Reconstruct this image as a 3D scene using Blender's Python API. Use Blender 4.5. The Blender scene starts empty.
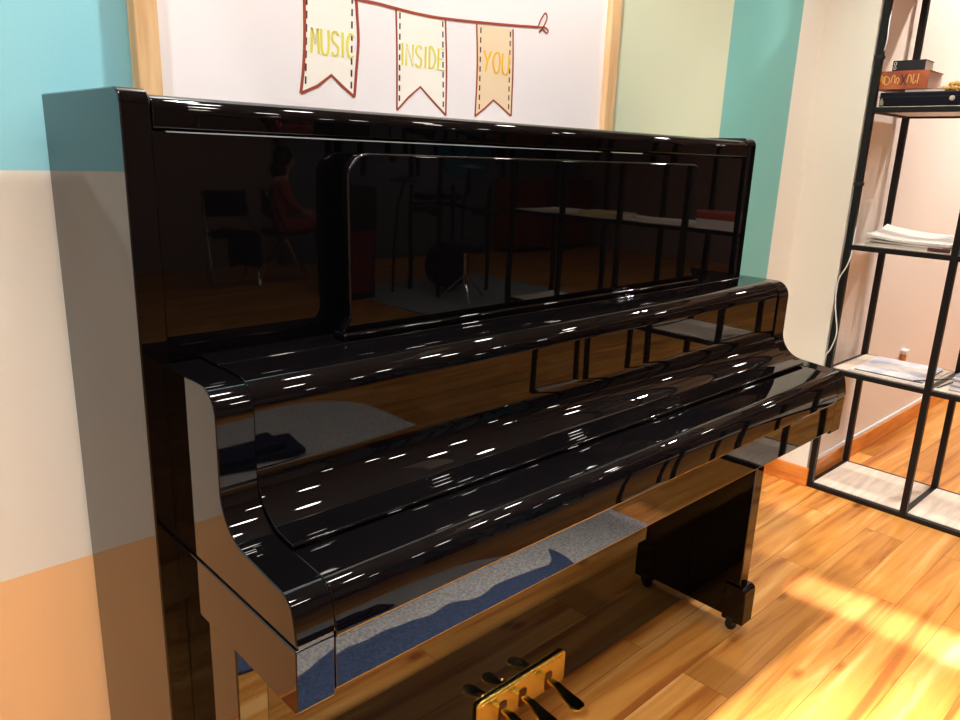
import bpy, bmesh, math, random
from mathutils import Vector, Matrix
random.seed(7)
C = bpy.context.scene.collection
R = math.radians

# ------------------------------------------------------------------ camera
sc = bpy.context.scene
cam_d = bpy.data.cameras.new('camera'); cam = bpy.data.objects.new('camera', cam_d); C.objects.link(cam)
sc.camera = cam
cam_d.sensor_width = 36; cam_d.lens = 36*754.37/960; cam_d.clip_start = .02
yaw, pit, roll = R(-43.7976), R(-15.2929), R(2.1403)
fw = Vector((-math.sin(yaw)*math.cos(pit), math.cos(yaw)*math.cos(pit), math.sin(pit)))
rt = Vector((math.cos(yaw), math.sin(yaw), 0)); up = rt.cross(fw)
r2 = math.cos(roll)*rt+math.sin(roll)*up; u2 = -math.sin(roll)*rt+math.cos(roll)*up
m = Matrix((r2, u2, -fw)).transposed().to_4x4(); m.translation = Vector((-.3259, -1.3068, 1.2471))
cam.matrix_world = m

# ------------------------------------------------------------------ world, exposure
w = bpy.data.worlds.new('world'); sc.world = w; w.use_nodes = True
w.node_tree.nodes['Background'].inputs[0].default_value = (.9, .85, .8, 1)
w.node_tree.nodes['Background'].inputs[1].default_value = .05
sc.view_settings.view_transform = 'Standard'; sc.view_settings.look = 'None'
sc.view_settings.gamma = 1; sc.view_settings.use_curve_mapping = False
sc.view_settings.exposure = 0.0
CEIL = 2.8

# ------------------------------------------------------------------ lights (ceiling spots; their housings come later)
# x, y, power, cone degrees, blend, target (x, y) below, warm
LAMPS = [
 (0.0, -0.74, 270, 72, .5, (1.15, -1.25)),      # strong spot over the keyboard edge
 (0.3, -0.78, 800, 30, .8, (0.35, -1.1)), (0.8, -0.78, 800, 30, .8, (0.8, -1.1)), (1.15, -0.80, 600, 24, .8, (1.2, -1.15)),   # narrow row along the keyboard
 (1.55, -2.4, 9, 110, .6, None), (2.6, -2.4, 9, 110, .6, None), (0.45, -2.4, 9, 110, .6, None),
 (3.7, -2.4, 14, 110, .6, None), (4.9, -2.4, 20, 110, .6, None), (1.55, -3.3, 6, 110, .6, None), (2.6, -3.3, 6, 110, .6, None), (0.45, -3.3, 6, 110, .6, None),
 (3.5, -0.9, 105, 130, .6, None), (4.8, -1.0, 200, 125, .6, None),
 (-1.45, -1.5, 210, 125, .6, None), (-1.6, -2.6, 20, 110, .6, None),
 (-1.15, -.45, 70, 64, .2, (-1.1, 0)), (-.42, -.45, 50, 60, .2, (-.45, 0)), (.7, -.42, 118, 100, .6, (.7, 0)), (2.15, -.5, 85, 80, .9, (2.15, -.6)),
 (2.1, -1.7, 4, 110, .6, None), (1.0, -1.7, 4, 110, .6, None), (-.3, -1.9, 6, 110, .6, None), (3.2, -1.7, 4, 110, .6, None), (-.4, -3.0, 6, 110, .6, None), (3.7, -3.3, 6, 110, .6, None),
 (1.0, -4.4, 8, 110, .6, None), (3.0, -4.4, 8, 110, .6, None), (5.2, -4.4, 10, 110, .6, None), (-1.2, -4.6, 8, 110, .6, None),
 (1.0, -6.2, 7, 110, .6, None), (3.4, -6.0, 8, 110, .6, None), (5.6, -5.9, 45, 120, .6, None), (7.0, -3.2, 15, 110, .6, None),
]
for (x, y, p, cone, bl, tg) in LAMPS:
    ld = bpy.data.lights.new('spot_lamp', 'SPOT'); ld.energy = p; ld.spot_size = R(cone); ld.spot_blend = bl
    ld.shadow_soft_size = .035; ld.color = (1, .975, .95) if x > -.5 else (.93, .98, 1)
    lo = bpy.data.objects.new('spot_lamp', ld); C.objects.link(lo); lo.location = (x, y, CEIL-.03)
    if tg: lo.rotation_euler = (Vector((tg[0], tg[1], 0 if p > 200 else 1.0))-lo.location).to_track_quat('-Z', 'Y').to_euler()

ad = bpy.data.lights.new('added_strip_lamp', 'AREA'); ad.shape = 'RECTANGLE'; ad.size = .14; ad.size_y = 1.0; ad.energy = 1.6; ad.spread = R(2); ad.color = (.85, .72, 1)  # unseen lamp, added to throw the pale pinkish strip on the floor
ao = bpy.data.objects.new('added_strip_lamp', ad); C.objects.link(ao); ao.location = (1.845, -1.0, CEIL-.03)

# ------------------------------------------------------------------ helpers
def mat(name, col, rough=.5, ior=1.5, metal=0, emis=None, es=0):
    mt = bpy.data.materials.new(name); mt.use_nodes = True
    b = mt.node_tree.nodes['Principled BSDF']
    b.inputs['Base Color'].default_value = (*col, 1); b.inputs['Roughness'].default_value = rough
    b.inputs['IOR'].default_value = ior; b.inputs['Metallic'].default_value = metal
    if emis: b.inputs['Emission Color'].default_value = (*emis, 1); b.inputs['Emission Strength'].default_value = es
    return mt
def nodes(mt): return mt.node_tree.nodes, mt.node_tree.links, mt.node_tree.nodes['Principled BSDF']
def noisy(mt, c1, c2, scale=8, stretch=(1, 1, 1), detail=5, bump=0, lo=.35, hi=.65):
    n, l, b = nodes(mt)
    tc = n.new('ShaderNodeTexCoord'); mp = n.new('ShaderNodeMapping'); mp.inputs['Scale'].default_value = stretch
    no = n.new('ShaderNodeTexNoise'); no.inputs['Scale'].default_value = scale; no.inputs['Detail'].default_value = detail
    cr = n.new('ShaderNodeValToRGB'); cr.color_ramp.elements[0].position = lo; cr.color_ramp.elements[1].position = hi
    cr.color_ramp.elements[0].color = (*c1, 1); cr.color_ramp.elements[1].color = (*c2, 1)
    l.new(tc.outputs['Object'], mp.inputs[0]); l.new(mp.outputs[0], no.inputs['Vector']); l.new(no.outputs['Fac'], cr.inputs[0])
    l.new(cr.outputs[0], b.inputs['Base Color'])
    if bump:
        bp = n.new('ShaderNodeBump'); bp.inputs['Strength'].default_value = bump; bp.inputs['Distance'].default_value = .002
        l.new(no.outputs['Fac'], bp.inputs['Height']); l.new(bp.outputs[0], b.inputs['Normal'])
    return mt
def s2l(r, g, b):
    f = lambda c: (c/255)/12.92 if c/255 <= .04045 else (((c/255)+.055)/1.055)**2.4
    return (f(r), f(g), f(b))

lacquer = mat('black_lacquer', (.0012, .001, .0012), .02, 1.46)
n, l, b = nodes(lacquer)   # very slight orange peel of polished polyester
tc = n.new('ShaderNodeTexCoord'); no = n.new('ShaderNodeTexNoise'); no.inputs['Scale'].default_value = 6; no.inputs['Detail'].default_value = 1
bp = n.new('ShaderNodeBump'); bp.inputs['Strength'].default_value = .06; bp.inputs['Distance'].default_value = .004
l.new(tc.outputs['Object'], no.inputs['Vector']); l.new(no.outputs['Fac'], bp.inputs['Height']); l.new(bp.outputs[0], b.inputs['Normal'])
felt_black = mat('black_felt', (.002, .002, .002), .9, 1.05)
brass = mat('polished_brass', s2l(250, 222, 120), .25, metal=1)
dark_brass = mat('grey_tinted_brass', s2l(150, 140, 105), .2, metal=1)  # grey-green reflection on the pedal tops put into the colour
rubber = mat('black_rubber', (.01, .01, .01), .5)
steel_black = mat('black_powder_coated_steel', (.004, .0035, .004), .45, 1.4)
oak = noisy(mat('oak_frame', (.7, .45, .2), .5), s2l(208, 166, 116), s2l(230, 192, 144), 10, (6, 6, .6), 6)
board_white = mat('whiteboard_enamel', s2l(243, 238, 240), .3)
marker_red = mat('red_brown_marker', s2l(152, 64, 42), .6)
marker_dark = mat('dark_marker', s2l(60, 35, 40), .6)
marker_yellow = mat('yellow_marker', s2l(228, 220, 92), .6)
marker_orange = mat('orange_marker', s2l(238, 190, 60), .6)
cream_fill = mat('cream_marker_fill', s2l(246, 242, 232), .6)
beige_fill = mat('beige_marker_fill', s2l(240, 215, 180), .6)
white_metal = mat('white_enamel', (.8, .8, .8), .4)
chrome = mat('chrome', (.7, .7, .7), .15, metal=1)
navy = mat('navy_cloth', (.008, .01, .035), .9)
black_cloth = mat('black_cloth', (.01, .01, .012), .8)

# ---- mesh building
class MB:
    def __init__(s): s.v = []; s.f = []
    def add(s, v, f): o = len(s.v); s.v += [tuple(p) for p in v]; s.f += [tuple(i+o for i in q) for q in f]; return s
    def box(s, x0, x1, y0, y1, z0, z1):
        return s.add([(x0,y0,z0),(x1,y0,z0),(x1,y1,z0),(x0,y1,z0),(x0,y0,z1),(x1,y0,z1),(x1,y1,z1),(x0,y1,z1)],
                     [(0,3,2,1),(4,5,6,7),(0,1,5,4),(1,2,6,5),(2,3,7,6),(3,0,4,7)])
    def prism(s, poly, a0, a1, ax=0):
        n = len(poly)
        def P(q, a):
            if ax == 0: return (a, q[0], q[1])
            if ax == 1: return (q[0], a, q[1])
            return (q[0], q[1], a)
        v = [P(q, a0) for q in poly]+[P(q, a1) for q in poly]
        f = [tuple(range(n)), tuple(reversed(range(n, 2*n)))]+[(i, i+n, (i+1) % n+n, (i+1) % n) for i in range(n)]
        return s.add(v, f)
    def tube(s, pts, r, n=8, caps=True):
        pts = [Vector(p) for p in pts]; rs = r if isinstance(r, (list, tuple)) else [r]*len(pts)
        rings = []; prev = None
        for i, p in enumerate(pts):
            t = (pts[min(i+1, len(pts)-1)]-pts[max(i-1, 0)])
            t = t.normalized() if t.length > 1e-9 else Vector((0, 0, 1))
            if prev is None: a = t.orthogonal().normalized()
            else:
                a = prev-t*prev.dot(t); a = a.normalized() if a.length > 1e-6 else t.orthogonal().normalized()
            prev = a; bb = t.cross(a)
            rings.append([p+(a*math.cos(2*math.pi*k/n)+bb*math.sin(2*math.pi*k/n))*rs[i] for k in range(n)])
        v = [q for rg in rings for q in rg]; f = []
        for i in range(len(pts)-1):
            for k in range(n): f.append((i*n+k, i*n+(k+1) % n, (i+1)*n+(k+1) % n, (i+1)*n+k))
        if caps: f += [tuple(reversed(range(n))), tuple(range((len(pts)-1)*n, len(pts)*n))]
        return s.add(v, f)
    def lathe(s, prof, c=(0, 0, 0), n=24, ax=2):
        v = []; f = []
        for (r, h) in prof:
            for k in range(n):
                a = 2*math.pi*k/n; x, y = r*math.cos(a), r*math.sin(a)
                q = (x, y, h) if ax == 2 else ((h, x, y) if ax == 0 else (y, h, x))
                v.append((c[0]+q[0], c[1]+q[1], c[2]+q[2]))
        m_ = len(prof)
        for i in range(m_-1):
            for k in range(n): f.append((i*n+k, i*n+(k+1) % n, (i+1)*n+(k+1) % n, (i+1)*n+k))
        f += [tuple(reversed(range(n))), tuple(range((m_-1)*n, m_*n))]
        return s.add(v, f)
    def build(s, name, mt, parent=None, bevel=0, seg=2, ang=35, smooth=True, inv=None):
        me = bpy.data.meshes.new(name); v = s.v
        if parent is not None and parent.get('_o') is not None:
            o = parent['_o']; v = [(a-o[0], b_-o[1], c-o[2]) for a, b_, c in s.v]
        me.from_pydata(v, [], s.f); me.update()
        bm = bmesh.new(); bm.from_mesh(me); bmesh.ops.recalc_face_normals(bm, faces=bm.faces); bm.to_mesh(me); bm.free()
        if smooth:
            for p in me.polygons: p.use_smooth = True
            me.set_sharp_from_angle(angle=R(ang))
        me.materials.append(mt)
        ob = bpy.data.objects.new(name, me); C.objects.link(ob)
        if parent is not None:
            ob.parent = parent
            if parent.get('_o') is not None: ob['_o'] = list(parent['_o'])
        if bevel:
            bv = ob.modifiers.new('bevel', 'BEVEL'); bv.width = bevel; bv.segments = seg; bv.limit_method = 'ANGLE'; bv.angle_limit = R(40); bv.harden_normals = False
        if smooth:
            wn = ob.modifiers.new('normals', 'WEIGHTED_NORMAL'); wn.keep_sharp = True; wn.weight = 100
        return ob
def thing(name, label, cat, o=(0, 0, 0), group=None):
    e = bpy.data.objects.new(name, None); C.objects.link(e); e.empty_display_size = .1
    e.location = o; e['_o'] = list(o); e['label'] = label; e['category'] = cat
    if group: e['group'] = group
    return e
def tag(o, label, cat, group=None):
    o['label'] = label; o['category'] = cat
    if group: o['group'] = group
    return o
def struct(o): o['kind'] = 'structure'; return o
def at(ob, e):
    "part whose mesh is in world metres: shift into the thing's frame"
    return ob
def rounded(pts, k=8):
    "pts: (a, b, radius); returns a polygon with rounded corners"
    out = []; n = len(pts)
    for i, (x, y, r) in enumerate(pts):
        if r <= 0: out.append((x, y)); continue
        p = Vector((x, y)); a = Vector(pts[i-1][:2])-p; c = Vector(pts[(i+1) % n][:2])-p
        a.normalize(); c.normalize(); th = a.angle(c)
        d = r/math.tan(th/2); p0 = p+a*d; p1 = p+c*d; ctr = p+(a+c).normalized()*(r/math.sin(th/2))
        v0 = p0-ctr; v1 = p1-ctr; tot = v0.angle(v1); sg = 1 if v0.x*v1.y-v0.y*v1.x > 0 else -1
        for j in range(k+1):
            q = ctr+Matrix.Rotation(sg*tot*j/k, 2)@v0; out.append((q.x, q.y))
    return out

# ------------------------------------------------------------------ setting materials
teal = s2l(142, 208, 222); teal2 = s2l(120, 188, 182); offw = s2l(228, 226, 214); orng = s2l(240, 194, 140); pale = s2l(208, 218, 190); pink = s2l(232, 205, 185)
def wall_paint():
    mt = mat('painted_plaster_bands', offw, .55)
    n, l, b = nodes(mt)
    g = n.new('ShaderNodeNewGeometry'); sx = n.new('ShaderNodeSeparateXYZ'); l.new(g.outputs['Position'], sx.inputs[0])
    def gt(sock, v):
        q = n.new('ShaderNodeMath'); q.operation = 'GREATER_THAN'; l.new(sock, q.inputs[0]); q.inputs[1].default_value = v; return q.outputs[0]
    def mix(fac, a, c):
        q = n.new('ShaderNodeMix'); q.data_type = 'RGBA'; l.new(fac, q.inputs[0])
        for s_, val in ((6, a), (7, c)):
            if isinstance(val, tuple): q.inputs[s_].default_value = (*val, 1)
            else: l.new(val, q.inputs[s_])
        return q.outputs[2]
    left = mix(gt(sx.outputs[2], 1.1985), mix(gt(sx.outputs[2], .5485), orng, offw), teal)
    c1 = mix(gt(sx.outputs[0], 1.0), left, pale)
    c2 = mix(gt(sx.outputs[0], 1.945), c1, teal2)
    c3 = mix(gt(sx.outputs[0], 2.405), c2, s2l(236, 232, 220))
    no = n.new('ShaderNodeTexNoise'); no.inputs['Scale'].default_value = 1.6; no.inputs['Detail'].default_value = 3
    l.new(g.outputs['Position'], no.inputs['Vector'])
    mr = n.new('ShaderNodeMapRange'); mr.inputs[3].default_value = .95; mr.inputs[4].default_value = 1.04; l.new(no.outputs['Fac'], mr.inputs[0])
    q = n.new('ShaderNodeMix'); q.data_type = 'RGBA'; q.blend_type = 'MULTIPLY'; q.inputs[0].default_value = 1
    l.new(c3, q.inputs[6]); l.new(mr.outputs[0], q.inputs[7]); l.new(q.outputs[2], b.inputs['Base Color'])
    bp = n.new('ShaderNodeBump'); bp.inputs['Strength'].default_value = .08; bp.inputs['Distance'].default_value = .002
    n2 = n.new('ShaderNodeTexNoise'); n2.inputs['Scale'].default_value = 180; l.new(g.outputs['Position'], n2.inputs['Vector'])
    l.new(n2.outputs['Fac'], bp.inputs['Height']); l.new(bp.outputs[0], b.inputs['Normal'])
    return mt
def floor_wood():
    mt = mat('laminate_planks', (.6, .35, .12), .28, 1.45)
    n, l, b = nodes(mt)
    tc = n.new('ShaderNodeTexCoord')
    br = n.new('ShaderNodeTexBrick'); br.inputs['Scale'].default_value = 1; br.inputs['Brick Width'].default_value = 1.2; br.inputs['Row Height'].default_value = .125
    br.inputs['Mortar Size'].default_value = .0007; br.inputs['Mortar Smooth'].default_value = .1; br.offset = .37
    br.inputs['Color1'].default_value = (0, 0, 0, 1); br.inputs['Color2'].default_value = (1, 1, 1, 1); br.inputs['Mortar'].default_value = (.5, .5, .5, 1)
    l.new(tc.outputs['Object'], br.inputs['Vector'])
    # plank random value offsets the grain
    sv = n.new('ShaderNodeVectorMath'); sv.operation = 'SCALE'; sv.inputs['Scale'].default_value = 7.3; l.new(br.outputs['Color'], sv.inputs[0])
    ad = n.new('ShaderNodeVectorMath'); ad.operation = 'ADD'; l.new(tc.outputs['Object'], ad.inputs[0]); l.new(sv.outputs[0], ad.inputs[1])
    mp = n.new('ShaderNodeMapping'); mp.inputs['Scale'].default_value = (.8, 13, 1); l.new(ad.outputs[0], mp.inputs[0])
    no = n.new('ShaderNodeTexNoise'); no.inputs['Scale'].default_value = 1.7; no.inputs['Detail'].default_value = 7; no.inputs['Distortion'].default_value = .9
    l.new(mp.outputs[0], no.inputs['Vector'])
    cr = n.new('ShaderNodeValToRGB'); e = cr.color_ramp.elements
    e[0].position = .34; e[0].color = (*s2l(176, 102, 44), 1); e[1].position = .68; e[1].color = (*s2l(236, 176, 104), 1)
    k = e.new(.45); k.color = (*s2l(208, 136, 60), 1); k = e.new(.58); k.color = (*s2l(222, 153, 75), 1)
    l.new(no.outputs['Fac'], cr.inputs[0])
    # dark knots
    mp2 = n.new('ShaderNodeMapping'); mp2.inputs['Scale'].default_value = (3.2, 6.5, 1); l.new(ad.outputs[0], mp2.inputs[0])
    vo = n.new('ShaderNodeTexVoronoi'); vo.inputs['Scale'].default_value = 1.0; l.new(mp2.outputs[0], vo.inputs['Vector'])
    kr = n.new('ShaderNodeValToRGB'); kr.color_ramp.elements[0].position = .04; kr.color_ramp.elements[0].color = (.5, .36, .28, 1)
    kr.color_ramp.elements[1].position = .13; kr.color_ramp.elements[1].color = (1, 1, 1, 1); l.new(vo.outputs['Distance'], kr.inputs[0])
    mu = n.new('ShaderNodeMix'); mu.data_type = 'RGBA'; mu.blend_type = 'MULTIPLY'; mu.inputs[0].default_value = 1
    l.new(cr.outputs[0], mu.inputs[6]); l.new(kr.outputs[0], mu.inputs[7])
    # per plank tone and seams
    hv = n.new('ShaderNodeHueSaturation'); vr = n.new('ShaderNodeMapRange'); vr.inputs[3].default_value = .82; vr.inputs[4].default_value = 1.12
    l.new(br.outputs['Color'], vr.inputs[0]); l.new(vr.outputs[0], hv.inputs['Value']); l.new(mu.outputs[2], hv.inputs['Color'])
    se = n.new('ShaderNodeMix'); se.data_type = 'RGBA'; se.inputs[7].default_value = (*s2l(120, 62, 25), 1)
    l.new(br.outputs['Fac'], se.inputs[0]); l.new(hv.outputs[0], se.inputs[6]); l.new(se.outputs[2], b.inputs['Base Color'])
    return mt
M_wall = wall_paint(); M_floor = floor_wood()
M_pinkwall = mat('warm_plaster', s2l(238, 222, 208), .6)
M_farwall = mat('beige_plaster', s2l(165, 148, 145), .6)
M_grey = mat('grey_paint', s2l(110, 120, 132), .6)
M_ceiling = mat('ceiling_paint', s2l(128, 122, 122), .8)
M_base = noisy(mat('orange_wood_skirting', (.7, .4, .1), .35), s2l(205, 115, 45), s2l(232, 150, 70), 5, (1, 1, 9), 4)

# ------------------------------------------------------------------ structure
XL, XR, YF = -2.6, 8.6, -6.9
struct(MB().box(XL, XR, YF, .12, -.08, 0).build('floor', M_floor, smooth=False))
struct(MB().box(XL, XR, YF, .12, CEIL, CEIL+.08).build('ceiling', M_ceiling, smooth=False))
struct(MB().box(XL, 2.6, 0, .12, 0, CEIL).build('wall_back', M_wall, smooth=False))
struct(MB().box(2.6, XR, -.175, .12, 0, CEIL).build('wall_right', M_pinkwall, smooth=False))
struct(MB().box(XL-.12, XL, YF, .12, 0, CEIL).build('wall_left', M_farwall, smooth=False))
struct(MB().box(XL, XR, YF-.12, YF, 0, CEIL).build('wall_front', M_farwall, smooth=False))
struct(MB().box(XR, XR+.12, YF, .12, 0, CEIL).build('wall_far', M_farwall, smooth=False))
# white plastered return at the end of the painted wall
struct(MB().box(2.588, 2.6, -.187, 0, 0, CEIL).box(2.6, 2.64, -.187, -.175, 0, CEIL).build('trim_1', mat('white_plaster', s2l(236, 232, 220), .6), smooth=False))
struct(MB().box(XL, 2.576, -.012, 0, 0, .078).build('baseboard_back', M_base, bevel=.002))
struct(MB().box(2.576, 2.588, -.199, 0, 0, .078).build('baseboard_return', M_base, bevel=.002))
struct(MB().box(2.655, XR, -.187, -.175, 0, .078).build('baseboard_right', M_base, bevel=.002))
struct(MB().box(2.64, XR, -.183, -.175, .078, .095).build('trim_2', white_metal, bevel=.002))

# ------------------------------------------------------------------ upright piano
W = 1.53; YP = -.346; XA = .027; XI = .077
piano = thing('upright_piano', 'black glossy upright piano with closed lid standing against the painted wall', 'piano', (W/2, -.2, 0))
side = rounded([(-.03, .02, 0), (YP, .02, 0), (YP, 1.308, .02), (-.03, 1.308, 0)], 6)
for a, b_ in ((0, .036), (W-.036, W)):
    MB().prism(side, a, b_).build('side_panel', lacquer, piano, .002)
lid = rounded([(-.03, 1.262, 0), (YP+.002, 1.262, .003), (YP-.001, 1.3015, .019), (-.03, 1.3045, 0)], 7)
MB().prism(lid, .0375, W-.0375).build('top_lid', lacquer, piano, .0015)
MB().box(.0365, W-.0365, YP+.008, YP+.03, .965, 1.2585).build('upper_panel', lacquer, piano, .0006)
MB().box(.0365, W-.0365, -.05, -.032, .03, 1.26).build('back_panel', felt_black, piano)
# music desk: a raised panel with rounded top corners and flared feet
dk = rounded([(.279, .984, 0), (.292, 1.005, .01), (.289, 1.2415, .035), (1.228, 1.2415, .035), (1.224, 1.005, .01), (1.242, .984, 0)], 8)
MB().prism(dk, YP-.036, YP-.018, 1).build('music_desk', lacquer, piano, .003)
MB().box(.5, 1.0, YP-.02, YP+.01, 1.0, 1.03).build('desk_support', felt_black, piano)
# shelf between upper panel and fallboard
MB().prism(rounded([(YP+.03, .95, 0), (YP-.052, .95, 0), (YP-.052, .9725, .004), (YP+.03, .9725, 0)], 4), XI+.001, W-XI-.001).build('music_shelf', lacquer, piano, .001)
MB().box(.275, 1.246, YP-.046, YP-.014, .9725, .984).build('desk_hinge_rail', lacquer, piano, .003)
# cheeks (arms)
armp = rounded([(YP, .721, 0), (-.6682, .721, .0), (-.6670, .729, 0), (-.6648, .742, 0), (-.6623, .754, 0), (-.659, .7645, 0), (-.6535, .7713, 0), (-.646, .7755, 0), (-.637, .7775, 0), (-.62, .7787, 0), (-.495, .790, .062), (-.495, .969, .036), (YP, .969, 0)], 12)
keyb = rounded([(YP, .632, 0), (-.6655, .632, .005), (-.6660, .7155, .002), (YP, .7155, 0)], 4)
for a, b_ in ((XA, XI), (W-XI, W-XA)):
    ch = MB().prism(armp, a, b_).build('cheek', lacquer, piano, .0015)
    MB().prism(keyb, a, b_).build('key_block', lacquer, ch, .0015)
    MB().box(a+.004, b_-.001, -.6650, YP, .7145, .7225).build('joint_strip', lacquer, ch)
# closed fallboard
fb = rounded([(YP-.054, .90, 0), (YP-.054, .9725, .002), (-.4915, .9705, .036), (-.4915, .7965, .068), (-.577, .7895, .003), (-.577, .784, .001), (-.56, .78, 0), (-.46, .78, 0)], 12)
MB().prism(fb, XI+.0004, W-XI-.0004).build('fallboard', lacquer, piano, .0007)
ks = rounded([(-.54, .65, 0), (-.545, .7825, 0), (-.6, .7805, .0), (-.637, .7775, 0), (-.646, .7755, 0), (-.6535, .7713, 0), (-.659, .7645, 0), (-.6623, .754, 0), (-.6648, .742, 0), (-.6670, .729, 0), (-.6688, .716, 0), (-.6660, .711, 0), (-.6662, .641, .004), (-.6, .641, 0)], 10)
MB().prism(ks, XI+.0004, W-XI-.0004).build('key_slip', lacquer, piano, .0009)
MB().box(XI, W-XI, -.60, YP+.02, .648, .70).build('key_bed', felt_black, piano)
MB().box(.0365, W-.0365, YP, YP+.022, .036, .645).build('lower_panel', lacquer, piano, .0015)
MB().box(.0365, W-.0365, -.325, -.06, .015, .05).build('bottom_board', felt_black, piano)
for s in (0, 1):
    a, b_ = (.033, .076) if s == 0 else (W-.076, W-.033)
    lg = MB().box(a, b_, -.5, YP, .04, .634).build('leg', lacquer, piano, .002)
    MB().prism(rounded([(-.522, .032, .003), (-.522, .142, .014), (-.46, .142, .003), (-.46, .032, 0)], 5), a-.006, b_+.006).build('foot', lacquer, lg, .003)
    xm = (a+b_)/2
    MB().lathe([(.004, -.008), (.0135, -.008), (.015, -.005), (.015, .005), (.0135, .008), (.004, .008)], (xm-.012, -.484, .0155), 18, 0).build('caster', rubber, lg)
    MB().box(xm-.03, xm+.002, -.497, -.475, .022, .044).build('caster_bracket', rubber, lg, .002)
# pedals
pl = MB().prism(rounded([(.618, .044, .012), (.904, .044, .012), (.904, .128, .012), (.618, .128, .012)], 4), YP-.009, YP, 1).build('pedal_plate', brass, piano, .003)
MB().prism(rounded([(.628, .052, .008), (.894, .052, .008), (.894, .12, .008), (.628, .12, .008)], 3), YP-.011, YP-.008, 1).build('inner_plate', brass, pl, .001)
for i, x in enumerate((.693, .756, .842)):
    MB().prism(rounded([(x-.011, .052, .004), (x+.011, .052, .004), (x+.011, .098, .006), (x-.011, .098, .006)], 3), YP-.013, YP-.008, 1).build('pedal_slot', mat('dark_slot', s2l(90, 35, 15), .5), pl)
    top = []; secs = [(-.345, .0085, .079, .006), (-.362, .009, .079, .0065), (-.382, .010, .076, .006), (-.402, .013, .070, .0055), (-.422, .0175, .064, .005), (-.44, .020, .061, .0048), (-.452, .0175, .0605, .0045), (-.459, .010, .061, .003)]
    v = []; f = []; nn = 14
    for (y, hw, z, hz) in secs:
        for k in range(nn):
            a = 2*math.pi*k/nn; v.append((x+hw*math.copysign(abs(math.cos(a))**.7, math.cos(a)), y, z+hz*math.copysign(abs(math.sin(a))**.7, math.sin(a))))
    for q in range(len(secs)-1):
        for k in range(nn): f.append((q*nn+k, q*nn+(k+1) % nn, (q+1)*nn+(k+1) % nn, (q+1)*nn+k))
    f += [tuple(range(nn)), tuple(range((len(secs)-1)*nn, len(secs)*nn))]
    pd = MB().add(v, f).build('pedal', brass, piano)
    v2 = []; f2 = []
    sub = secs[2:]
    for (y, hw, z, hz) in sub: v2 += [(x-hw*.82, y, z+hz+.0004), (x, y, z+hz+.0016), (x+hw*.82, y, z+hz+.0004)]
    for q in range(len(sub)-1):
        for k in (0, 1): f2.append((q*3+k, q*3+k+1, q*3+3+k+1, q*3+3+k))
    MB().add(v2, f2).build('pedal_pad', dark_brass, pd)
for x, z in ((.634, .140), (.692, .151)):
    MB().lathe([(.001, -.004), (.0035, -.003), (.004, 0), (.004, .006)], (x, YP-.003, z), 10, 1).build('screw', chrome, piano)

# ------------------------------------------------------------------ whiteboard with drawn bunting
wb = thing('whiteboard', 'white marker board in an oak frame with a drawn pennant banner', 'whiteboard', (.75, 0, .9))
bx0, bx1, bz0, bz1 = .140, 1.352, .95, 2.2; fwid = .037
MB().box(bx0+fwid, bx1-fwid, -.012, -.002, bz0+fwid, bz1-fwid).build('board', board_white, wb)
fr = MB(); fr.box(bx0, bx0+fwid, -.03, -.0005, bz0, bz1).box(bx1-fwid, bx1, -.03, -.0005, bz0, bz1)
fr.box(bx0+fwid, bx1-fwid, -.03, -.0005, bz0, bz0+fwid).box(bx0+fwid, bx1-fwid, -.03, -.0005, bz1-fwid, bz1)
fr.build('frame', oak, wb, .002)
YB = -.0122
def stroke(mb, pts, wd, y=YB, smooth=0):
    P = [Vector(p) for p in pts]
    if smooth:
        Q = []
        for i in range(len(P)-1):
            p0, p1, p2, p3 = P[max(i-1, 0)], P[i], P[i+1], P[min(i+2, len(P)-1)]
            for k in range(5):
                t = k/5; Q.append(.5*((2*p1)+(p2-p0)*t+(2*p0-5*p1+4*p2-p3)*t*t+(3*p1-p0-3*p2+p3)*t**3))
        P = Q+[P[-1]]
    v = []
    for i, p in enumerate(P):
        t = (P[min(i+1, len(P)-1)]-P[max(i-1, 0)]).normalized(); nn = Vector((-t.y, t.x))*wd/2
        v += [(p.x+nn.x, y, p.y+nn.y), (p.x-nn.x, y, p.y-nn.y), (p.x+nn.x, y+.0006, p.y+nn.y), (p.x-nn.x, y+.0006, p.y-nn.y)]
    f = []
    for i in range(len(P)-1):
        a = 4*i; f += [(a, a+1, a+5, a+4), (a+2, a+6, a+7, a+3), (a, a+4, a+6, a+2), (a+1, a+3, a+7, a+5)]
    mb.add(v, f)
def dashes(mb, a, b_, n_, wd, y=YB-.0002):
    a = Vector(a); b_ = Vector(b_)
    for i in range(n_):
        stroke(mb, [a.lerp(b_, (i+.1)/n_), a.lerp(b_, (i+.68)/n_)], wd*1.25, y)
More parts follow.
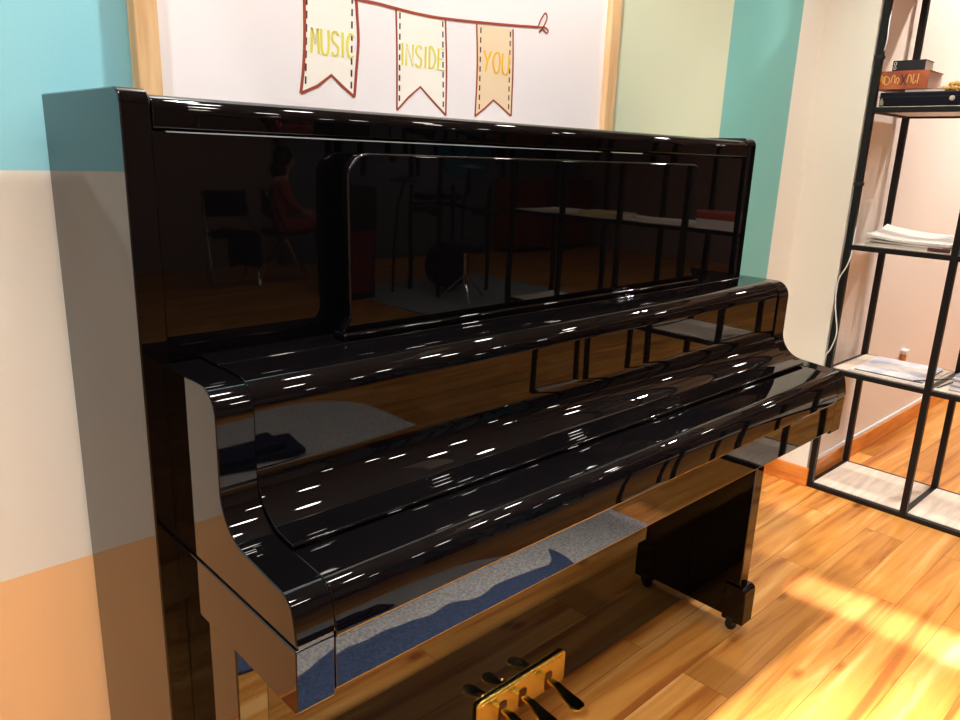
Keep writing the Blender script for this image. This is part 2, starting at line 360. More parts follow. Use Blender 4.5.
flags = [
 dict(L=[(.449, 1.64), (.447, 1.55), (.446, 1.449), (.442, 1.39), (.435, 1.342)], B=[(.435, 1.342), (.470, 1.357), (.501, 1.379), (.527, 1.360), (.552, 1.344)], Rr=[(.552, 1.344), (.557, 1.393), (.562, 1.447), (.559, 1.50), (.556, 1.55), (.553, 1.62)], dl=((.457, 1.62), (.445, 1.352), 12), dr=((.551, 1.61), (.545, 1.352), 12), w=.006, fill=cream_fill),
 dict(L=[(.651, 1.518), (.654, 1.44), (.655, 1.326)], B=[(.655, 1.326), (.684, 1.353), (.715, 1.376), (.75, 1.35), (.786, 1.324)], Rr=[(.786, 1.324), (.785, 1.422), (.779, 1.515)], dl=((.661, 1.512), (.661, 1.338), 9), dr=((.772, 1.511), (.779, 1.334), 9), w=.0042, fill=cream_fill),
 dict(L=[(.868, 1.516), (.874, 1.431), (.872, 1.327)], B=[(.872, 1.327), (.90, 1.345), (.927, 1.365), (.958, 1.349), (.986, 1.334)], Rr=[(.986, 1.334), (.985, 1.441), (.98, 1.52)], dl=((.881, 1.513), (.884, 1.336), 9), dr=((.972, 1.516), (.977, 1.342), 9), w=.0042, fill=beige_fill)]
for i, fl in enumerate(flags):
    top = [fl['L'][0], fl['Rr'][-1]]
    lo = fl['L'][-1]; hi = fl['B'][2]; ro = fl['Rr'][0]; y = YB+.0001
    v = [(fl['L'][0][0], y, fl['L'][0][1]), (fl['Rr'][-1][0], y, fl['Rr'][-1][1]), (ro[0], y, ro[1]), (hi[0], y, hi[1]), (lo[0], y, lo[1])]
    MB().add(v, [(0, 3, 4), (0, 1, 3), (1, 2, 3)]).build('pennant_fill', fl['fill'], wb, smooth=False)
    mb = MB(); stroke(mb, fl['L'], fl['w'], YB-.0003, 1); stroke(mb, fl['B'], fl['w']*.9, YB-.0004); stroke(mb, fl['Rr'], fl['w'], YB-.0005, 1)
    mb.build('pennant_outline', marker_red, wb, smooth=False)
    for dd in ('dl', 'dr'):
        mb = MB(); dashes(mb, *fl[dd], .0028); mb.build('pennant_stitching', marker_dark, wb, smooth=False)
mb = MB(); stroke(mb, [(.52, 1.525), (.56, 1.519), (.607, 1.5185), (.656, 1.516), (.707, 1.514), (.781, 1.515), (.939, 1.525), (1.062, 1.535)], .0052, YB-.0006, 1)
stroke(mb, [(1.062, 1.536), (1.070, 1.552), (1.084, 1.568), (1.091, 1.558), (1.080, 1.538), (1.066, 1.524), (1.078, 1.532), (1.092, 1.526), (1.097, 1.532), (1.085, 1.537), (1.062, 1.535)], .0035, YB-.0007, 1)
mb.build('banner_string', marker_red, wb, smooth=False)
GL = {'M': [[(0, 0), (.12, 1), (.5, .35), (.88, 1), (1, 0)]], 'U': [[(0, 1), (.02, .3), (.25, .02), (.7, .02), (.95, .3), (1, 1)]],
      'S': [[(.95, .85), (.6, 1), (.15, .88), (.12, .65), (.5, .5), (.9, .36), (.85, .1), (.4, 0), (.05, .14)]], 'I': [[(.5, 0), (.5, 1)]],
      'C': [[(.95, .88), (.55, 1), (.12, .75), (.05, .35), (.35, .03), (.9, .08)]], 'N': [[(0, 0), (.03, 1), (.95, 0), (1, 1)]],
      'D': [[(.05, 0), (.05, 1), (.6, .9), (1, .5), (.65, .1), (.05, 0)]], 'E': [[(.95, 1), (.1, 1), (.05, 0), (.95, 0)], [(.08, .52), (.8, .52)]],
      'Y': [[(0, 1), (.5, .5)], [(1, 1), (.5, .5), (.3, 0)]], 'O': [[(.5, 1), (.1, .8), (.02, .4), (.4, 0), (.85, .15), (1, .6), (.8, .95), (.5, 1)]]}
def word(tx, x0, x1, z0, z1, mt, wd, dx=.0013):
    wts = [.45 if c == 'I' else 1 for c in tx]; tot = sum(wts)+.34*(len(tx)-1); u = (x1-x0)/tot; x = x0; mb = MB(); k = 0
    for c, wt in zip(tx, wts):
        for st in GL[c]:
            for q in (-1, 1):      # hollow hand-drawn strokes: a double line
                pts = [(x+px*wt*u+q*dx, z0+pz*(z1-z0)) for px, pz in st]
                stroke(mb, pts, wd, YB-.0003-.00002*k, 1 if c in 'USCDO' else 0); k += 1
        x += (wt+.34)*u
    return mb.build('lettering', mt, wb, smooth=False)
word('MUSIC', .459, .552, 1.414, 1.457, marker_yellow, .0026)
word('INSIDE', .664, .778, 1.414, 1.455, marker_yellow, .0024)
word('YOU', .893, .972, 1.423, 1.466, marker_orange, .0028)

# ------------------------------------------------------------------ steel shelving unit
SX0, SX1 = 2.6, 2.955; YS = [-.205-.35*i for i in range(7)]
boardm = noisy(mat('whitewashed_board', (.8, .7, .6), .5), s2l(205, 185, 165), s2l(226, 210, 192), 6, (1, 8, 1), 5)
su = thing('shelving_unit', 'tall open shelving unit of black square steel with pale boards beside the piano', 'shelf', ((SX0+SX1)/2, -1.25, 0))
q = .011; LV = [.012, .492, .966, 1.448, 1.93, 2.4]
for y in YS:
    for x in (SX0, SX1):
        MB().box(x-q, x+q, y-q, y+q, 0, 2.41).build('post', steel_black, su, .001)
for z in LV:
    for x in (SX0, SX1):
        MB().box(x-q*.95, x+q*.95, YS[-1]+q, YS[0]-q, z-.012, z+.006).build('rail', steel_black, su, .001)
    for y in YS:
        MB().box(SX0+q, SX1-q, y-q*.9, y+q*.9, z-.0115, z+.0055).build('crossbar', steel_black, su, .001)
    for i in range(6):
        if z < 2.3: MB().box(SX0+q, SX1-q, YS[i+1]+q, YS[i]-q, z-.005, z+.009).build('shelf_board', boardm, su, .001)
# white cable clipped along the first post
def smoothpath(cp, k=6):
    P = [Vector(p) for p in cp]; Q = []
    for i in range(len(P)-1):
        p0, p1, p2, p3 = P[max(i-1, 0)], P[i], P[i+1], P[min(i+2, len(P)-1)]
        for j in range(k):
            t = j/k; Q.append(.5*((2*p1)+(p2-p0)*t+(2*p0-5*p1+4*p2-p3)*t*t+(3*p1-p0-3*p2+p3)*t**3))
    return Q+[P[-1]]
cp = [(2.612, -.207, 2.1), (2.612, -.212, 1.80), (2.592, -.2215, 1.72), (2.592, -.2225, 1.66), (2.614, -.2, 1.58), (2.616, -.205, 1.35), (2.616, -.21, 1.1), (2.595, -.2215, .96), (2.583, -.218, .90), (2.583, -.194, .835), (2.583, -.198, .745), (2.583, -.219, .645), (2.583, -.208, .58), (2.583, -.1915, .54), (2.596, -.187, .47), (2.618, -.192, .40), (2.618, -.205, .25), (2.618, -.205, .03)]
tag(MB().tube(smoothpath(cp), .0024, 8).build('power_cable', white_metal), 'thin white cable hanging down the front of the black shelf post nearest the wall', 'cable')
for z in (1.62, 1.19):
    MB().box(SX0-q-.003, SX0+q+.003, YS[0]-q-.003, YS[0]+q+.003, z-.006, z+.006).build('cable_tie', rubber, su, .001)

gold_ink = mat('gold_ink', s2l(225, 175, 90), .5)
paper = noisy(mat('paper', (.8, .8, .78), .6), s2l(225, 220, 214), s2l(244, 241, 236), 3)
print_blue = noisy(mat('printed_sheet', (.7, .7, .75), .5), s2l(190, 190, 205), s2l(240, 232, 226), 9, (1, 1, 1), 4, 0, .42, .58)
zb = 1.448+.009
# long dark case under the books
dc = thing('storage_case', 'long midnight blue case lying on the highest visible shelf, under the red book', 'box', (2.68, -.34, zb))
MB().prism(rounded([(2.612, -.475, .004), (2.75, -.475, .004), (2.75, -.222, .004), (2.612, -.222, .004)], 3), zb, zb+.047, 2).build('case_body', mat('midnight_leatherette', s2l(10, 8, 24), .55, 1.3), dc, .004)
MB().box(2.611, 2.751, -.4755, -.2215, zb+.030, zb+.0325).build('case_seam', mat('dark_seam', (.004, .004, .006), .6), dc)
MB().prism([(-.238, zb+.004), (-.226, zb+.004), (-.226, zb+.020), (-.231, zb+.028), (-.238, zb+.016)], 2.609, 2.613, 0).build('metal_corner', mat('pewter', s2l(170, 160, 140), .4, metal=.6), dc)
MB().lathe([(.001, -.003), (.008, -.002), (.008, .003)], (2.609, -.452, zb+.024), 16, 0).build('clasp', mat('pale_clasp', s2l(200, 190, 170), .4), dc)
# thin pale booklet, red book, black book
z1 = zb+.0475
bk = thing('booklet', 'thin pale booklet between the dark case and the red book', 'book', (2.68, -.36, z1))
MB().box(2.618, 2.735, -.425, -.30, z1, z1+.007).build('pages', paper, bk); MB().box(2.6165, 2.7355, -.4255, -.2995, z1+.007, z1+.0085).build('cover', mat('olive_cover', s2l(150, 140, 100), .6), bk)
z2 = z1+.009
rb = thing('book', 'thick orange red book with gold lettering on its spine, lying on the dark case', 'book', (2.68, -.29, z2))
red = noisy(mat('orange_red_cover', (.6, .15, .05), .45), s2l(150, 66, 46), s2l(186, 104, 62), 14)
MB().box(2.612, 2.618, -.368, -.2, z2, z2+.060).box(2.618, 2.76, -.368, -.2, z2, z2+.003).box(2.618, 2.76, -.368, -.2, z2+.057, z2+.060).build('cover', red, rb, .001)
MB().box(2.6185, 2.757, -.365, -.203, z2+.0035, z2+.0565).build('pages', mat('pink_pages', s2l(214, 176, 166), .7), rb)
def sp(mb, pts, wd, x, y0, z0, sy, sz, sm=0):   # stroke on a spine facing -x ; u runs toward -y
    P = [Vector((a*sy, b_*sz)) for a, b_ in pts]
    if sm:
        Q = []
        for i in range(len(P)-1):
            p0, p1, p2, p3 = P[max(i-1, 0)], P[i], P[i+1], P[min(i+2, len(P)-1)]
            for k in range(4):
                t = k/4; Q.append(.5*((2*p1)+(p2-p0)*t+(2*p0-5*p1+4*p2-p3)*t*t+(3*p1-p0-3*p2+p3)*t**3))
        P = Q+[P[-1]]
    v = []
    for i, p in enumerate(P):
        t = (P[min(i+1, len(P)-1)]-P[max(i-1, 0)]); t = t.normalized() if t.length > 0 else Vector((1, 0)); nn = Vector((-t.y, t.x))*wd/2
        for sgn, dx in ((1, 0), (-1, 0), (1, .0005), (-1, .0005)): v.append((x+dx, y0-p.x-sgn*nn.x, z0+p.y+sgn*nn.y))
    f = []
    for i in range(len(P)-1):
        a = 4*i; f += [(a, a+1, a+5, a+4), (a+2, a+6, a+7, a+3)]
    mb.add(v, f)
mb = MB(); X = 2.6113
for k, st in enumerate(([(0, 0), (.25, 1), (.5, .1), (.55, .8), (.1, .35)], [(.7, .9), (1.2, .7), (1.25, .2), (.75, .1), (.7, .9)], [(1.5, .2), (1.6, .8), (1.9, .9), (1.95, .2)], [(2.1, .15), (2.2, .7), (2.5, .5), (2.3, .1)], [(3.5, .2), (3.6, .9), (3.9, .8), (4.0, .2)], [(4.2, 1), (4.25, .1), (4.6, .4)], [(4.75, .1), (4.8, 1)])):
    mb = MB(); sp(mb, st, .0032, X-.0002*k/7, -.212, z2+.014, .026, .034, 1); mb.build('gold_lettering', gold_ink, rb, smooth=False)
mb = MB(); sp(mb, [(2.7, 0), (3.4, 1)], .003, X-.0004, -.212, z2+.012, .026, .036); sp(mb, [(3.4, 0), (2.7, 1)], .003, X-.0005, -.212, z2+.012, .026, .036)
mb.build('spine_cross', marker_dark, rb, smooth=False)
z3 = z2+.0605
bb = thing('book', 'small black book with white ring marks on its spine, topmost of the pile', 'book', (2.68, -.3, z3))
MB().box(2.620, 2.625, -.348, -.245, z3, z3+.034).box(2.625, 2.71, -.348, -.245, z3, z3+.002).box(2.625, 2.71, -.348, -.245, z3+.032, z3+.034).build('cover', black_cloth, bb, .001)
MB().box(2.6255, 2.707, -.346, -.247, z3+.0025, z3+.0315).build('pages', paper, bb)
mb = MB()
for zz in (.010, .024): sp(mb, [(math.cos(a/12*2*math.pi), math.sin(a/12*2*math.pi)) for a in range(13)], .0016, 2.6195, -.2535, z3+zz, .004, .005)
mb.build('ring_mark', paper, bb, smooth=False)
# string of wooden beads
bd = thing('bead_string', 'string of honey coloured wooden beads heaped on the right end of the dark case', 'beads', (2.68, -.45, z1))
bm_ = mat('honey_wood', s2l(205, 160, 85), .35); pos = []
for i, (y, x, z) in enumerate(((-.400, 2.64, 0), (-.412, 2.628, .004), (-.425, 2.622, .002), (-.438, 2.63, .006), (-.450, 2.622, .004), (-.462, 2.632, .002), (-.430, 2.645, .016), (-.445, 2.645, .018), (-.459, 2.648, .016))):
    rr = .008 if i < 6 else .0095
    MB().lathe([(rr*math.sin(math.pi*k/8)+.0006, -rr*math.cos(math.pi*k/8)) for k in range(9)], (x, y-.003, z1+rr+max(0, z-.004)), 14).build('bead', bm_, bd)
    pos.append((x, y-.003, z1+rr+max(0, z-.004)))
MB().tube(pos, .0012, 6).build('cord', marker_dark, bd)

def sheet(name, x0, x1, y0, y1, z, th, mt, parent=None, rot=0, curl=0, label=None, cat=None, group=None):
    nx, ny = 8, 8; cx, cy = (x0+x1)/2, (y0+y1)/2; v = []; f = []
    for lay in (0, 1):
        for i in range(nx+1):
            for j in range(ny+1):
                u = i/nx; t = j/ny; dx = (u-.5)*(x1-x0); dy = (t-.5)*(y1-y0)
                zz = z+lay*th+curl*(max(0, u-.35)**2*.9+max(0, t-.4)**2*.9)+.0015*math.sin(5*u+3*t)*(1 if curl else 0)
                v.append((cx+dx*math.cos(rot)-dy*math.sin(rot), cy+dx*math.sin(rot)+dy*math.cos(rot), zz))
    nn = (nx+1)*(ny+1)
    for i in range(nx):
        for j in range(ny):
            a = i*(ny+1)+j; f += [(a, a+1, a+ny+2, a+ny+1), (nn+a, nn+a+ny+1, nn+a+ny+2, nn+a+1)]
    ring = [i*(ny+1) for i in range(nx+1)]+[nx*(ny+1)+j for j in range(1, ny+1)]+[i*(ny+1)+ny for i in range(nx-1, -1, -1)]+[j for j in range(ny-1, 0, -1)]
    for k in range(len(ring)): a, b_ = ring[k], ring[(k+1) % len(ring)]; f.append((a, b_, nn+b_, nn+a))
    o = MB().add(v, f).build(name, mt, parent)
    if label: tag(o, label, cat, group)
    return o
zm = .966+.0095
sheet('magazine', 2.635, 2.86, -.515, -.245, zm, .008, mat('grey_cover', s2l(186, 178, 170), .5), rot=.03, label='grey covered magazine at the bottom of the curled stack on the middle shelf', cat='magazine', group='curled magazines on the middle shelf')
sheet('magazine', 2.638, 2.85, -.505, -.25, zm+.0085, .006, mat('pale_cover', s2l(214, 206, 198), .5), rot=-.02, curl=.018, label='pale magazine second from the bottom of the curled stack', cat='magazine', group='curled magazines on the middle shelf')
sheet('magazine', 2.636, 2.86, -.52, -.24, zm+.0165, .009, paper, rot=.02, curl=.055, label='white magazine with curled back corner, top of the stack on the middle shelf', cat='magazine', group='curled magazines on the middle shelf')
tag(MB().prism(rounded([(2.612, -.49, .004), (2.632, -.44, .006), (2.64, -.52, .006), (2.62, -.535, .004)], 4), zm, zm+.012, 2).build('pencil_case', mat('maroon_leather', s2l(95, 40, 42), .5)), 'small maroon case at the right end of the white magazines', 'case')
zl = .492+.0095
sheet('sheet_music', 2.618, 2.90, -.535, -.27, zl, .004, mat('cream_sheet', s2l(226, 214, 202), .6), rot=.0, label='cream paper stack on the lower shelf beneath the printed sheet', cat='paper')
MB_dark = mat('dark_folder', s2l(50, 38, 40), .5)
sheet('folder', 2.630, 2.89, -.52, -.285, zl+.0045, .0018, MB_dark, rot=.02, label='thin dark folder showing as a dark edge under the printed sheet', cat='folder')
sheet('printed_sheet', 2.634, 2.91, -.518, -.283, zl+.0068, .003, print_blue, rot=.03, label='pale printed sheet with soft lilac picture on the lower shelf', cat='paper')
for a, b_, lab in (((2.618, -.50, zl+.0125), (2.80, -.598, zl+.011), 'thin black stick lying across the lower shelf papers, longer of the two'), ((2.628, -.575, zl+.0035), (2.86, -.600, zl+.0035), 'thin black stick on the lower shelf, shorter and further right')):
    tag(MB().tube([a, Vector(a).lerp(Vector(b_), .5), b_], [.0022, .0026, .0022], 8).build('stick', rubber), lab, 'stick')
for i in range(3):
    nb = thing('book', ['grey book at the bottom of the pile by the right edge of the lower shelf', 'grey book in the middle of the pile by the right edge of the lower shelf', 'blue grey book on top of the pile by the right edge of the lower shelf'][i], 'book', (2.72, -.68, zl+i*.0185), 'grey books on the lower shelf')
    MB().box(2.64+.004*i, 2.80, -.76, -.607-.004*i, zl+i*.0185, zl+i*.0185+.002).box(2.64+.004*i, 2.80, -.76, -.607-.004*i, zl+i*.0185+.0155, zl+i*.0185+.0175).build('cover', mat('grey_cover_board', s2l(*[(140, 142, 150), (160, 160, 165), (120, 130, 150)][i]), .5), nb)
    MB().box(2.644+.004*i, 2.797, -.757, -.611-.004*i, zl+i*.0185+.0025, zl+i*.0185+.015).build('pages', paper, nb)
# more stock on the bays toward the camera (seen in the piano's gloss)
def shelfbook(x, y0, y1, z, h, col, lab, d=.16):
    nb = thing('book', lab, 'book', (x+d/2, (y0+y1)/2, z))
    MB().box(x, x+.004, y0, y1, z, z+h).box(x+.004, x+d, y0, y1, z, z+.002).box(x+.004, x+d, y0, y1, z+h-.002, z+h).build('cover', mat('cloth_cover', s2l(*col), .5), nb)
    MB().box(x+.0045, x+d-.003, y0+.003, y1-.003, z+.0025, z+h-.0025).build('pages', paper, nb)
for a in ((2.64, -.84, -.60, zm, .03, (190, 180, 170), 'pale album lying on the middle shelf, second bay'),
          (2.63, -1.20, -.94, zm, .035, (210, 200, 190), 'white album lying on the middle shelf, third bay'),
          (2.64, -1.19, -.95, zm+.0355, .03, (150, 60, 50), 'red album on the white album, third bay'),
          (2.63, -1.88, -1.64, zm, .02, (220, 190, 140), 'tan album lying on the middle shelf, fifth bay'),
          (2.63, -.82, -.60, zb, .05, (120, 40, 35), 'dark red box book on the upper shelf, second bay'),
          (2.63, -1.54, -1.29, zb, .06, (60, 70, 120), 'blue box book on the upper shelf, fourth bay')):
    shelfbook(*a)
# little wooden peg post standing at the right wall
pg = thing('wooden_post', 'short wooden stick with a pale cap fixed to the pink wall behind the shelf', 'post', (3.53, -.19, .23))
MB().box(3.512, 3.552, -.193, -.1755, .355, .405).build('stick', noisy(mat('orange_stick', (.6, .35, .15), .5), s2l(196, 130, 80), s2l(220, 160, 105), 12), pg, .002)
MB().box(3.506, 3.560, -.203, -.1755, .405, .425).build('cap', white_metal, pg, .003)

# ------------------------------------------------------------------ ceiling downlights
glow = mat('lamp_glow', (1, .95, .88), .5, emis=(1, .93, .82), es=100)
def downlight(x, y, lab):
    d = thing('downlight', lab, 'ceiling light', (x, y, CEIL), 'round ceiling downlights')
    MB().lathe([(.060, -.004), (.072, -.006), (.076, -.002), (.076, 0), (.060, 0)], (x, y, CEIL), 28).build('trim_ring', white_metal, d)
    MB().lathe([(.001, -.0065), (.058, -.0065), (.058, -.0045), (.001, -.0045)], (x, y, CEIL), 28).build('diffuser', glow, d)
for i, (x, y, *_r) in enumerate(LAMPS):
    downlight(x, y, 'round recessed ceiling downlight above the music room, seen as glints in the piano')
la = thing('added_strip_housing', 'slim added light housing, made up for the pale floor strip right of the piano', 'ceiling light', (1.845, -1.0, CEIL))
MB().box(1.77, 1.92, -1.46, -.54, CEIL-.026, CEIL).build('housing', white_metal, la, .002)  # body made up for the added floor strip lamp

# ------------------------------------------------------------------ rug and what lies on it
rugm = mat('wool_rug', (.5, .5, .5), .95)
n, l, b = nodes(rugm)
g = n.new('ShaderNodeNewGeometry'); sx = n.new('ShaderNodeSeparateXYZ'); l.new(g.outputs['Position'], sx.inputs[0])
n1 = n.new('ShaderNodeTexNoise'); n1.inputs['Scale'].default_value = 2.2; l.new(g.outputs['Position'], n1.inputs['Vector'])
n2 = n.new('ShaderNodeTexNoise'); n2.inputs['Scale'].default_value = 120; n2.inputs['Detail'].default_value = 3; l.new(g.outputs['Position'], n2.inputs['Vector'])
def M(op, a, b_):
    k = n.new('ShaderNodeMath'); k.operation = op
    for i_, v_ in enumerate((a, b_)):
        if isinstance(v_, (int, float)): k.inputs[i_].default_value = v_
        else: l.new(v_, k.inputs[i_])
    return k.outputs[0]
wob = M('MULTIPLY', M('SUBTRACT', n1.outputs['Fac'], .5), .5)
cond = M('MULTIPLY', M('GREATER_THAN', M('ADD', sx.outputs[1], wob), -1.44), M('LESS_THAN', M('ADD', sx.outputs[0], wob), 1.42))
mx = n.new('ShaderNodeMix'); mx.data_type = 'RGBA'; l.new(cond, mx.inputs[0]); mx.inputs[6].default_value = (*s2l(214, 206, 200), 1); mx.inputs[7].default_value = (*s2l(78, 92, 124), 1)
sp2 = n.new('ShaderNodeMapRange'); sp2.inputs[1].default_value = .35; sp2.inputs[2].default_value = .65; sp2.inputs[3].default_value = .6; sp2.inputs[4].default_value = 1.15; l.new(n2.outputs['Fac'], sp2.inputs[0])
mu = n.new('ShaderNodeMix'); mu.data_type = 'RGBA'; mu.blend_type = 'MULTIPLY'; mu.inputs[0].default_value = 1; l.new(mx.outputs[2], mu.inputs[6]); l.new(sp2.outputs[0], mu.inputs[7]); l.new(mu.outputs[2], b.inputs['Base Color'])
tag(MB().prism(rounded([(.28, -2.88, .3), (1.76, -2.88, .3), (1.80, -1.20, .12), (.28, -1.20, .12)], 8), .0005, .010, 2).build('rug', rugm, bevel=.002), 'grey and blue wool rug with rounded corners in front of the piano', 'rug')
v = []
cl = thing('folded_coat', 'dark navy coat folded on the grey rug', 'coat', (1.0, -2.42, .011))
sheet('cloth_fold', .80, 1.2, -2.52, -2.30, .0115, .02, navy, cl, rot=.2, curl=.02)
sheet('cloth_fold', .84, 1.12, -2.50, -2.33, .034, .018, navy, cl, rot=.05, curl=.02)

# ------------------------------------------------------------------ far side of the room, mirrored in the piano
def tubeobj(name, pts, r, mt, p): return MB().tube(pts, r, 10).build(name, mt, p)
def chair(x, y, rz, lab, seatm):
    c = thing('folding_chair', lab, 'chair', (x, y, 0)); c.rotation_euler.z = rz; c['_o'] = [0, 0, 0]
    for s in (-.2, .2):
        tubeobj('leg', [(s, .22, 0), (s, .02, .44), (s, -.14, .78), (s, -.17, .84)], .011, chrome, c)
        tubeobj('leg', [(s*.9, -.24, 0), (s*.9, -.02, .40), (s*.9, .16, .45)], .011, chrome, c)
    MB().prism(rounded([(-.2, -.18, .03), (.2, -.18, .03), (.2, .22, .04), (-.2, .22, .04)], 5), .44, .475, 2).build('seat', seatm, c, .008)
    MB().prism(rounded([(-.21, .60, .04), (.21, .60, .04), (.21, .84, .06), (-.21, .84, .06)], 5), -.16, -.135, 1).build('backrest', seatm, c, .006)
    tubeobj('stretcher', [(-.2, .20, .06), (.2, .20, .06)], .008, chrome, c)
    return c
chair(2.80, -6.0, R(12), 'folding chair with black seat and a navy coat over it by the far wall', black_cloth)
chair(3.36, -6.05, R(-70), 'folding chair carrying the seated person', black_cloth)
ct = thing('hanging_coat', 'navy coat draped over the seat of the empty folding chair', 'coat', (2.86, -5.8, .48))
v = []; f = []
for i in range(9):
    for j in range(13):
        u = i/8; t = j/12; x = 2.66+.3*u; d = t*.62
        if d < .3: y, z = -5.98+d*.85, .485+.02*math.sin(6*u)+.012
        else: y, z = -5.725+.01*math.sin(9*u), .497-(d-.3)*.95+.02*math.sin(6*u)
        v.append((x+.01*math.sin(7*t), y, z))
for i in range(8):
    for j in range(12): a = i*13+j; f.append((a, a+1, a+14, a+13))
co = MB().add(v, f).build('coat_cloth', navy, ct); sm_ = co.modifiers.new('solid', 'SOLIDIFY'); sm_.thickness = .02

# seated person: one skinned body, five-fingered hands, hair, dress
skin = mat('skin', s2l(214, 160, 135), .5); rose = mat('rose_dress', s2l(176, 92, 88), .8); hairm = mat('dark_hair', (.012, .008, .007), .5)
PX, PY = 3.34, -6.02
per = thing('person', 'person in a dull rose outfit with dark hair sitting on a folding chair', 'person', (PX, PY, 0)); per['_o'] = [0, 0, 0]; per.rotation_euler.z = R(-70); per.scale = (.94, .94, .94)
def skinmesh(name, verts, edges, rad, mt, parent, root=0, sub=2):
    me = bpy.data.meshes.new(name); me.from_pydata(verts, edges, []); me.materials.append(mt)
    o = bpy.data.objects.new(name, me); C.objects.link(o); o.parent = parent
    s_ = o.modifiers.new('skin', 'SKIN'); s_.use_smooth_shade = True
    for i, d in enumerate(me.skin_vertices[0].data): d.radius = (rad[i], rad[i]) if not isinstance(rad[i], tuple) else rad[i]; d.use_root = (i == root)
    sb = o.modifiers.new('sub', 'SUBSURF'); sb.levels = sub; sb.render_levels = sub
    return o
# local frame: faces +y, x to its right
V = [(0, -.02, .56), (0, -.03, .70), (0, -.02, .86), (0, .0, .98), (0, .02, 1.06), (0, .05, 1.13), (0, .06, 1.22),
     (.16, .0, .97), (.20, .06, .78), (.10, .26, .68), (.07, .30, .69),
     (-.16, .0, .97), (-.20, .06, .78), (-.10, .26, .66), (-.07, .30, .67),
     (.09, .02, .54), (.10, .42, .54), (.10, .44, .28), (.10, .42, .07), (.10, .53, .035),
     (-.09, .02, .54), (-.06, .40, .60), (.02, .50, .34), (.04, .47, .15), (.04, .57, .10)]
Ed = [(0, 1), (1, 2), (2, 3), (3, 4), (4, 5), (5, 6), (3, 7), (7, 8), (8, 9), (9, 10), (3, 11), (11, 12), (12, 13), (13, 14), (0, 15), (15, 16), (16, 17), (17, 18), (18, 19), (0, 20), (20, 21), (21, 22), (22, 23), (23, 24)]
Rd = [(.15, .12), (.12, .09), (.14, .10), (.11, .08), .05, .075, .08, .055, .042, .03, .028, .055, .042, .03, .028, .095, .07, .052, .036, .035, .095, .07, .052, .036, .035]
skinmesh('body', V, Ed, Rd, skin, per)
DV = V[:4]+[V[7], V[8], (.14, .18, .72), V[11], V[12], (-.14, .18, .71), V[15], V[16], (.10, .44, .22), V[20], V[21], (.03, .49, .28)]
DE = [(0, 1), (1, 2), (2, 3), (3, 4), (4, 5), (5, 6), (3, 7), (7, 8), (8, 9), (0, 10), (10, 11), (11, 12), (0, 13), (13, 14), (14, 15)]
skinmesh('dress', DV, DE, [(.17, .14), (.135, .105), (.155, .115), (.115, .09), .065, .053, .042, .065, .053, .042, .11, .085, .075, .11, .085, .075], rose, per)
for s in (1, -1):
    for k in range(4):
        bx = s*(.068-.013*k*1.0); z = .675+(.005 if s > 0 else -.008)
        skinmesh('finger', [(bx, .30, z+.006), (bx-.008*s, .335-.004*abs(k-1), z+.008), (bx-.015*s, .352-.004*abs(k-1), z-.008)], [(0, 1), (1, 2)], [.0095, .0085, .007], skin, per, sub=1)
    skinmesh('thumb', [(s*.085, .285, .69), (s*.088, .31, .705), (s*.075, .33, .708)], [(0, 1), (1, 2)], [.011, .0095, .008], skin, per, sub=1)
hv = MB(); prof = []
for k in range(11):
    a = math.pi*k/10; prof.append((.098*math.sin(a)+.001, .115*-math.cos(a)))
hv.lathe(prof, (0, .035, 1.225), 20); hv.lathe([(.05, -.12), (.085, -.06), (.09, .02), (.06, .06)], (0, -.005, 1.12), 16)
hv.build('hair', hairm, per)
MB().lathe([(.075*math.sin(math.pi*k/8)+.001, -.09*math.cos(math.pi*k/8)) for k in range(9)], (0, .072, 1.19), 18).build('face', skin, per)
MB().prism([(.135, 1.205), (.166, 1.17), (.142, 1.165)], -.011, .011).build('nose', skin, per)
for s in (-.03, .03): MB().lathe([(.001, -.004), (.010, 0), (.001, .005)], (s, .143, 1.205), 10, 1).build('eye', hairm, per)
MB().lathe([(.001, -.004), (.018, 0), (.001, .004)], (0, .138, 1.145), 10, 1).build('mouth', mat('lips', s2l(160, 80, 75), .5), per)

# grey partition with black paint drips
pt_ = MB().box(3.75, 8.5, -6.85, -6.75, 0, CEIL).build('wall_partition', M_grey, smooth=False); struct(pt_)
dr = MB(); random.seed(3); x = 4.3
while x < 7.4:
    ln = random.choice((.8, .9, 1.0, 1.15, 1.35, .95, 1.5)); wd = random.uniform(.04, .09)
    dr.prism(rounded([(x, CEIL-.9-ln, wd*.45), (x+wd, CEIL-.9-ln, wd*.45), (x+wd, CEIL-.02, 0), (x, CEIL-.02, 0)], 4), -6.752, -6.743, 1); x += wd+random.choice((.03, .05, .12, .2, .3))
tag(dr.build('drip_mural', mat('black_paint', (.006, .006, .007), .4)), 'black dripping paint mural on the grey partition across the room', 'mural')
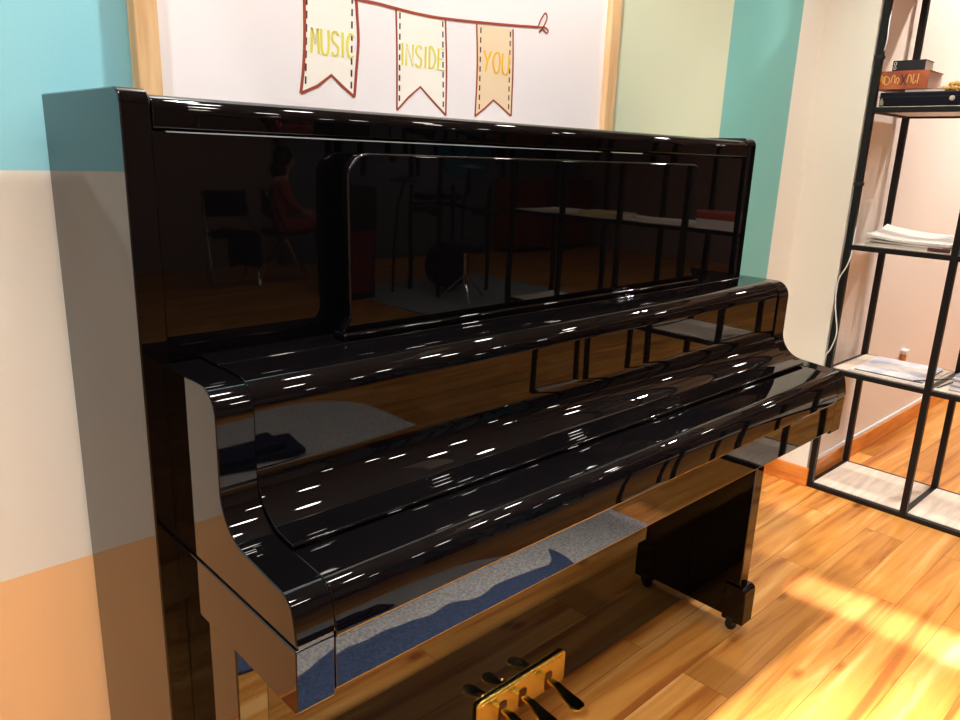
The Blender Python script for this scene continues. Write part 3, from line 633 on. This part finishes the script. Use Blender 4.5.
# electronic drum kit
dk_ = thing('electronic_drum_kit', 'black electronic drum kit on a grey mat across the room', 'drum kit', (4.25, -4.6, 0))
for x, y in ((3.95, -4.5), (4.55, -4.5), (4.0, -4.95), (4.5, -4.95)): tubeobj('rack_post', [(x, y, .012), (x, y, .95)], .018, steel_black, dk_)
tubeobj('rack_bar', [(3.95, -4.5, .72), (4.0, -4.95, .78), (4.5, -4.95, .78), (4.55, -4.5, .72)], .018, steel_black, dk_)
for x, y, z, r in ((3.92, -4.62, .78, .14), (4.15, -4.9, .86, .12), (4.42, -4.9, .86, .12), (4.62, -4.6, .74, .14)):
    MB().lathe([(.01, -.04), (r*.9, -.035), (r, -.02), (r, .012), (r*.94, .018), (.01, .014)], (x, y, z), 24).build('drum_pad', rubber, dk_)
for x, y, z, r in ((4.65, -4.85, 1.12, .17), (3.85, -4.85, 1.0, .15)):
    MB().lathe([(.004, .03), (.03, .024), (r, -.006), (r, -.012), (.01, .01)], (x, y, z), 24).build('cymbal', rubber, dk_)
    tubeobj('cymbal_stand', [(x, y-.02, z), (x-.04, y-.06, .78), (x-.05, y-.08, .012)], .010, steel_black, dk_)
MB().lathe([(.01, -.10), (.20, -.09), (.20, .08), (.01, .10)], (4.25, -4.72, .24), 28, 1).build('bass_pad', rubber, dk_)
tag(MB().prism(rounded([(3.4, -5.35, .05), (5.2, -5.35, .05), (5.2, -3.95, .05), (3.4, -3.95, .05)], 4), .0005, .010, 2).build('floor_mat', mat('grey_mat', s2l(150, 150, 152), .9)), 'grey mat under the drum kit', 'mat')
st = thing('drum_stool', 'black round drum stool in front of the drum kit', 'stool', (4.0, -4.2, 0))
MB().lathe([(.01, .44), (.15, .44), (.165, .47), (.15, .51), (.01, .515)], (4.0, -4.2, 0), 24).build('seat', black_cloth, st)
tubeobj('pole', [(4.0, -4.2, .15), (4.0, -4.2, .44)], .016, chrome, st)
for k in range(3):
    a = k*2.094; tubeobj('leg', [(4.0, -4.2, .25), (4.0+.24*math.cos(a), -4.2+.24*math.sin(a), .02)], .010, chrome, st)
am = thing('amplifier', 'black amplifier cabinet with a dark red grille against the partition', 'amplifier', (3.35, -4.9, 0))
MB().box(3.16, 3.50, -5.10, -4.78, 0, .95).build('cabinet', black_cloth, am, .01)
MB().box(3.185, 3.475, -4.781, -4.772, .06, .60).build('grille', mat('dark_red_grille', s2l(110, 25, 22), .8), am, .004)
# cabinets and a teal pennant further right, behind the shelving
cb = thing('cabinet', 'red brown wooden cabinet standing far right against the partition', 'cabinet', (7.4, -5.6, 0))
cm = noisy(mat('red_brown_wood', (.3, .1, .05), .4), s2l(110, 50, 35), s2l(140, 70, 48), 5, (1, 1, 8))
MB().box(6.8, 8.3, -6.74, -6.30, .05, .95).build('body', cm, cb, .004)
for k in range(3):
    dd = MB().box(6.82+.5*k, 7.29+.5*k, -6.302, -6.28, .08, .92).build('door', cm, cb, .003)
    MB().lathe([(.002, -.02), (.012, -.018), (.012, -.004), (.005, 0)], (7.24+.5*k, -6.28, .55), 12, 1).build('knob', brass, dd)
tp = thing('teal_pennant', 'teal rounded pennant with a dark swirl hung on the far partition', 'pennant', (6.3, -6.73, 1.2))
MB().prism(rounded([(5.9, .95, .25), (6.7, .95, .25), (6.7, 1.75, 0), (5.9, 1.75, 0)], 8), -6.743, -6.732, 1).build('cloth', mat('teal_cloth', s2l(50, 120, 135), .8), tp)
MB().tube([(6.3+.18*math.cos(a*.5), -6.73, 1.35+.18*math.sin(a*.5)) for a in range(13)], .012, 6).build('swirl', rubber, tp)
for o in list(bpy.data.objects):
    if '_o' in o: del o['_o']
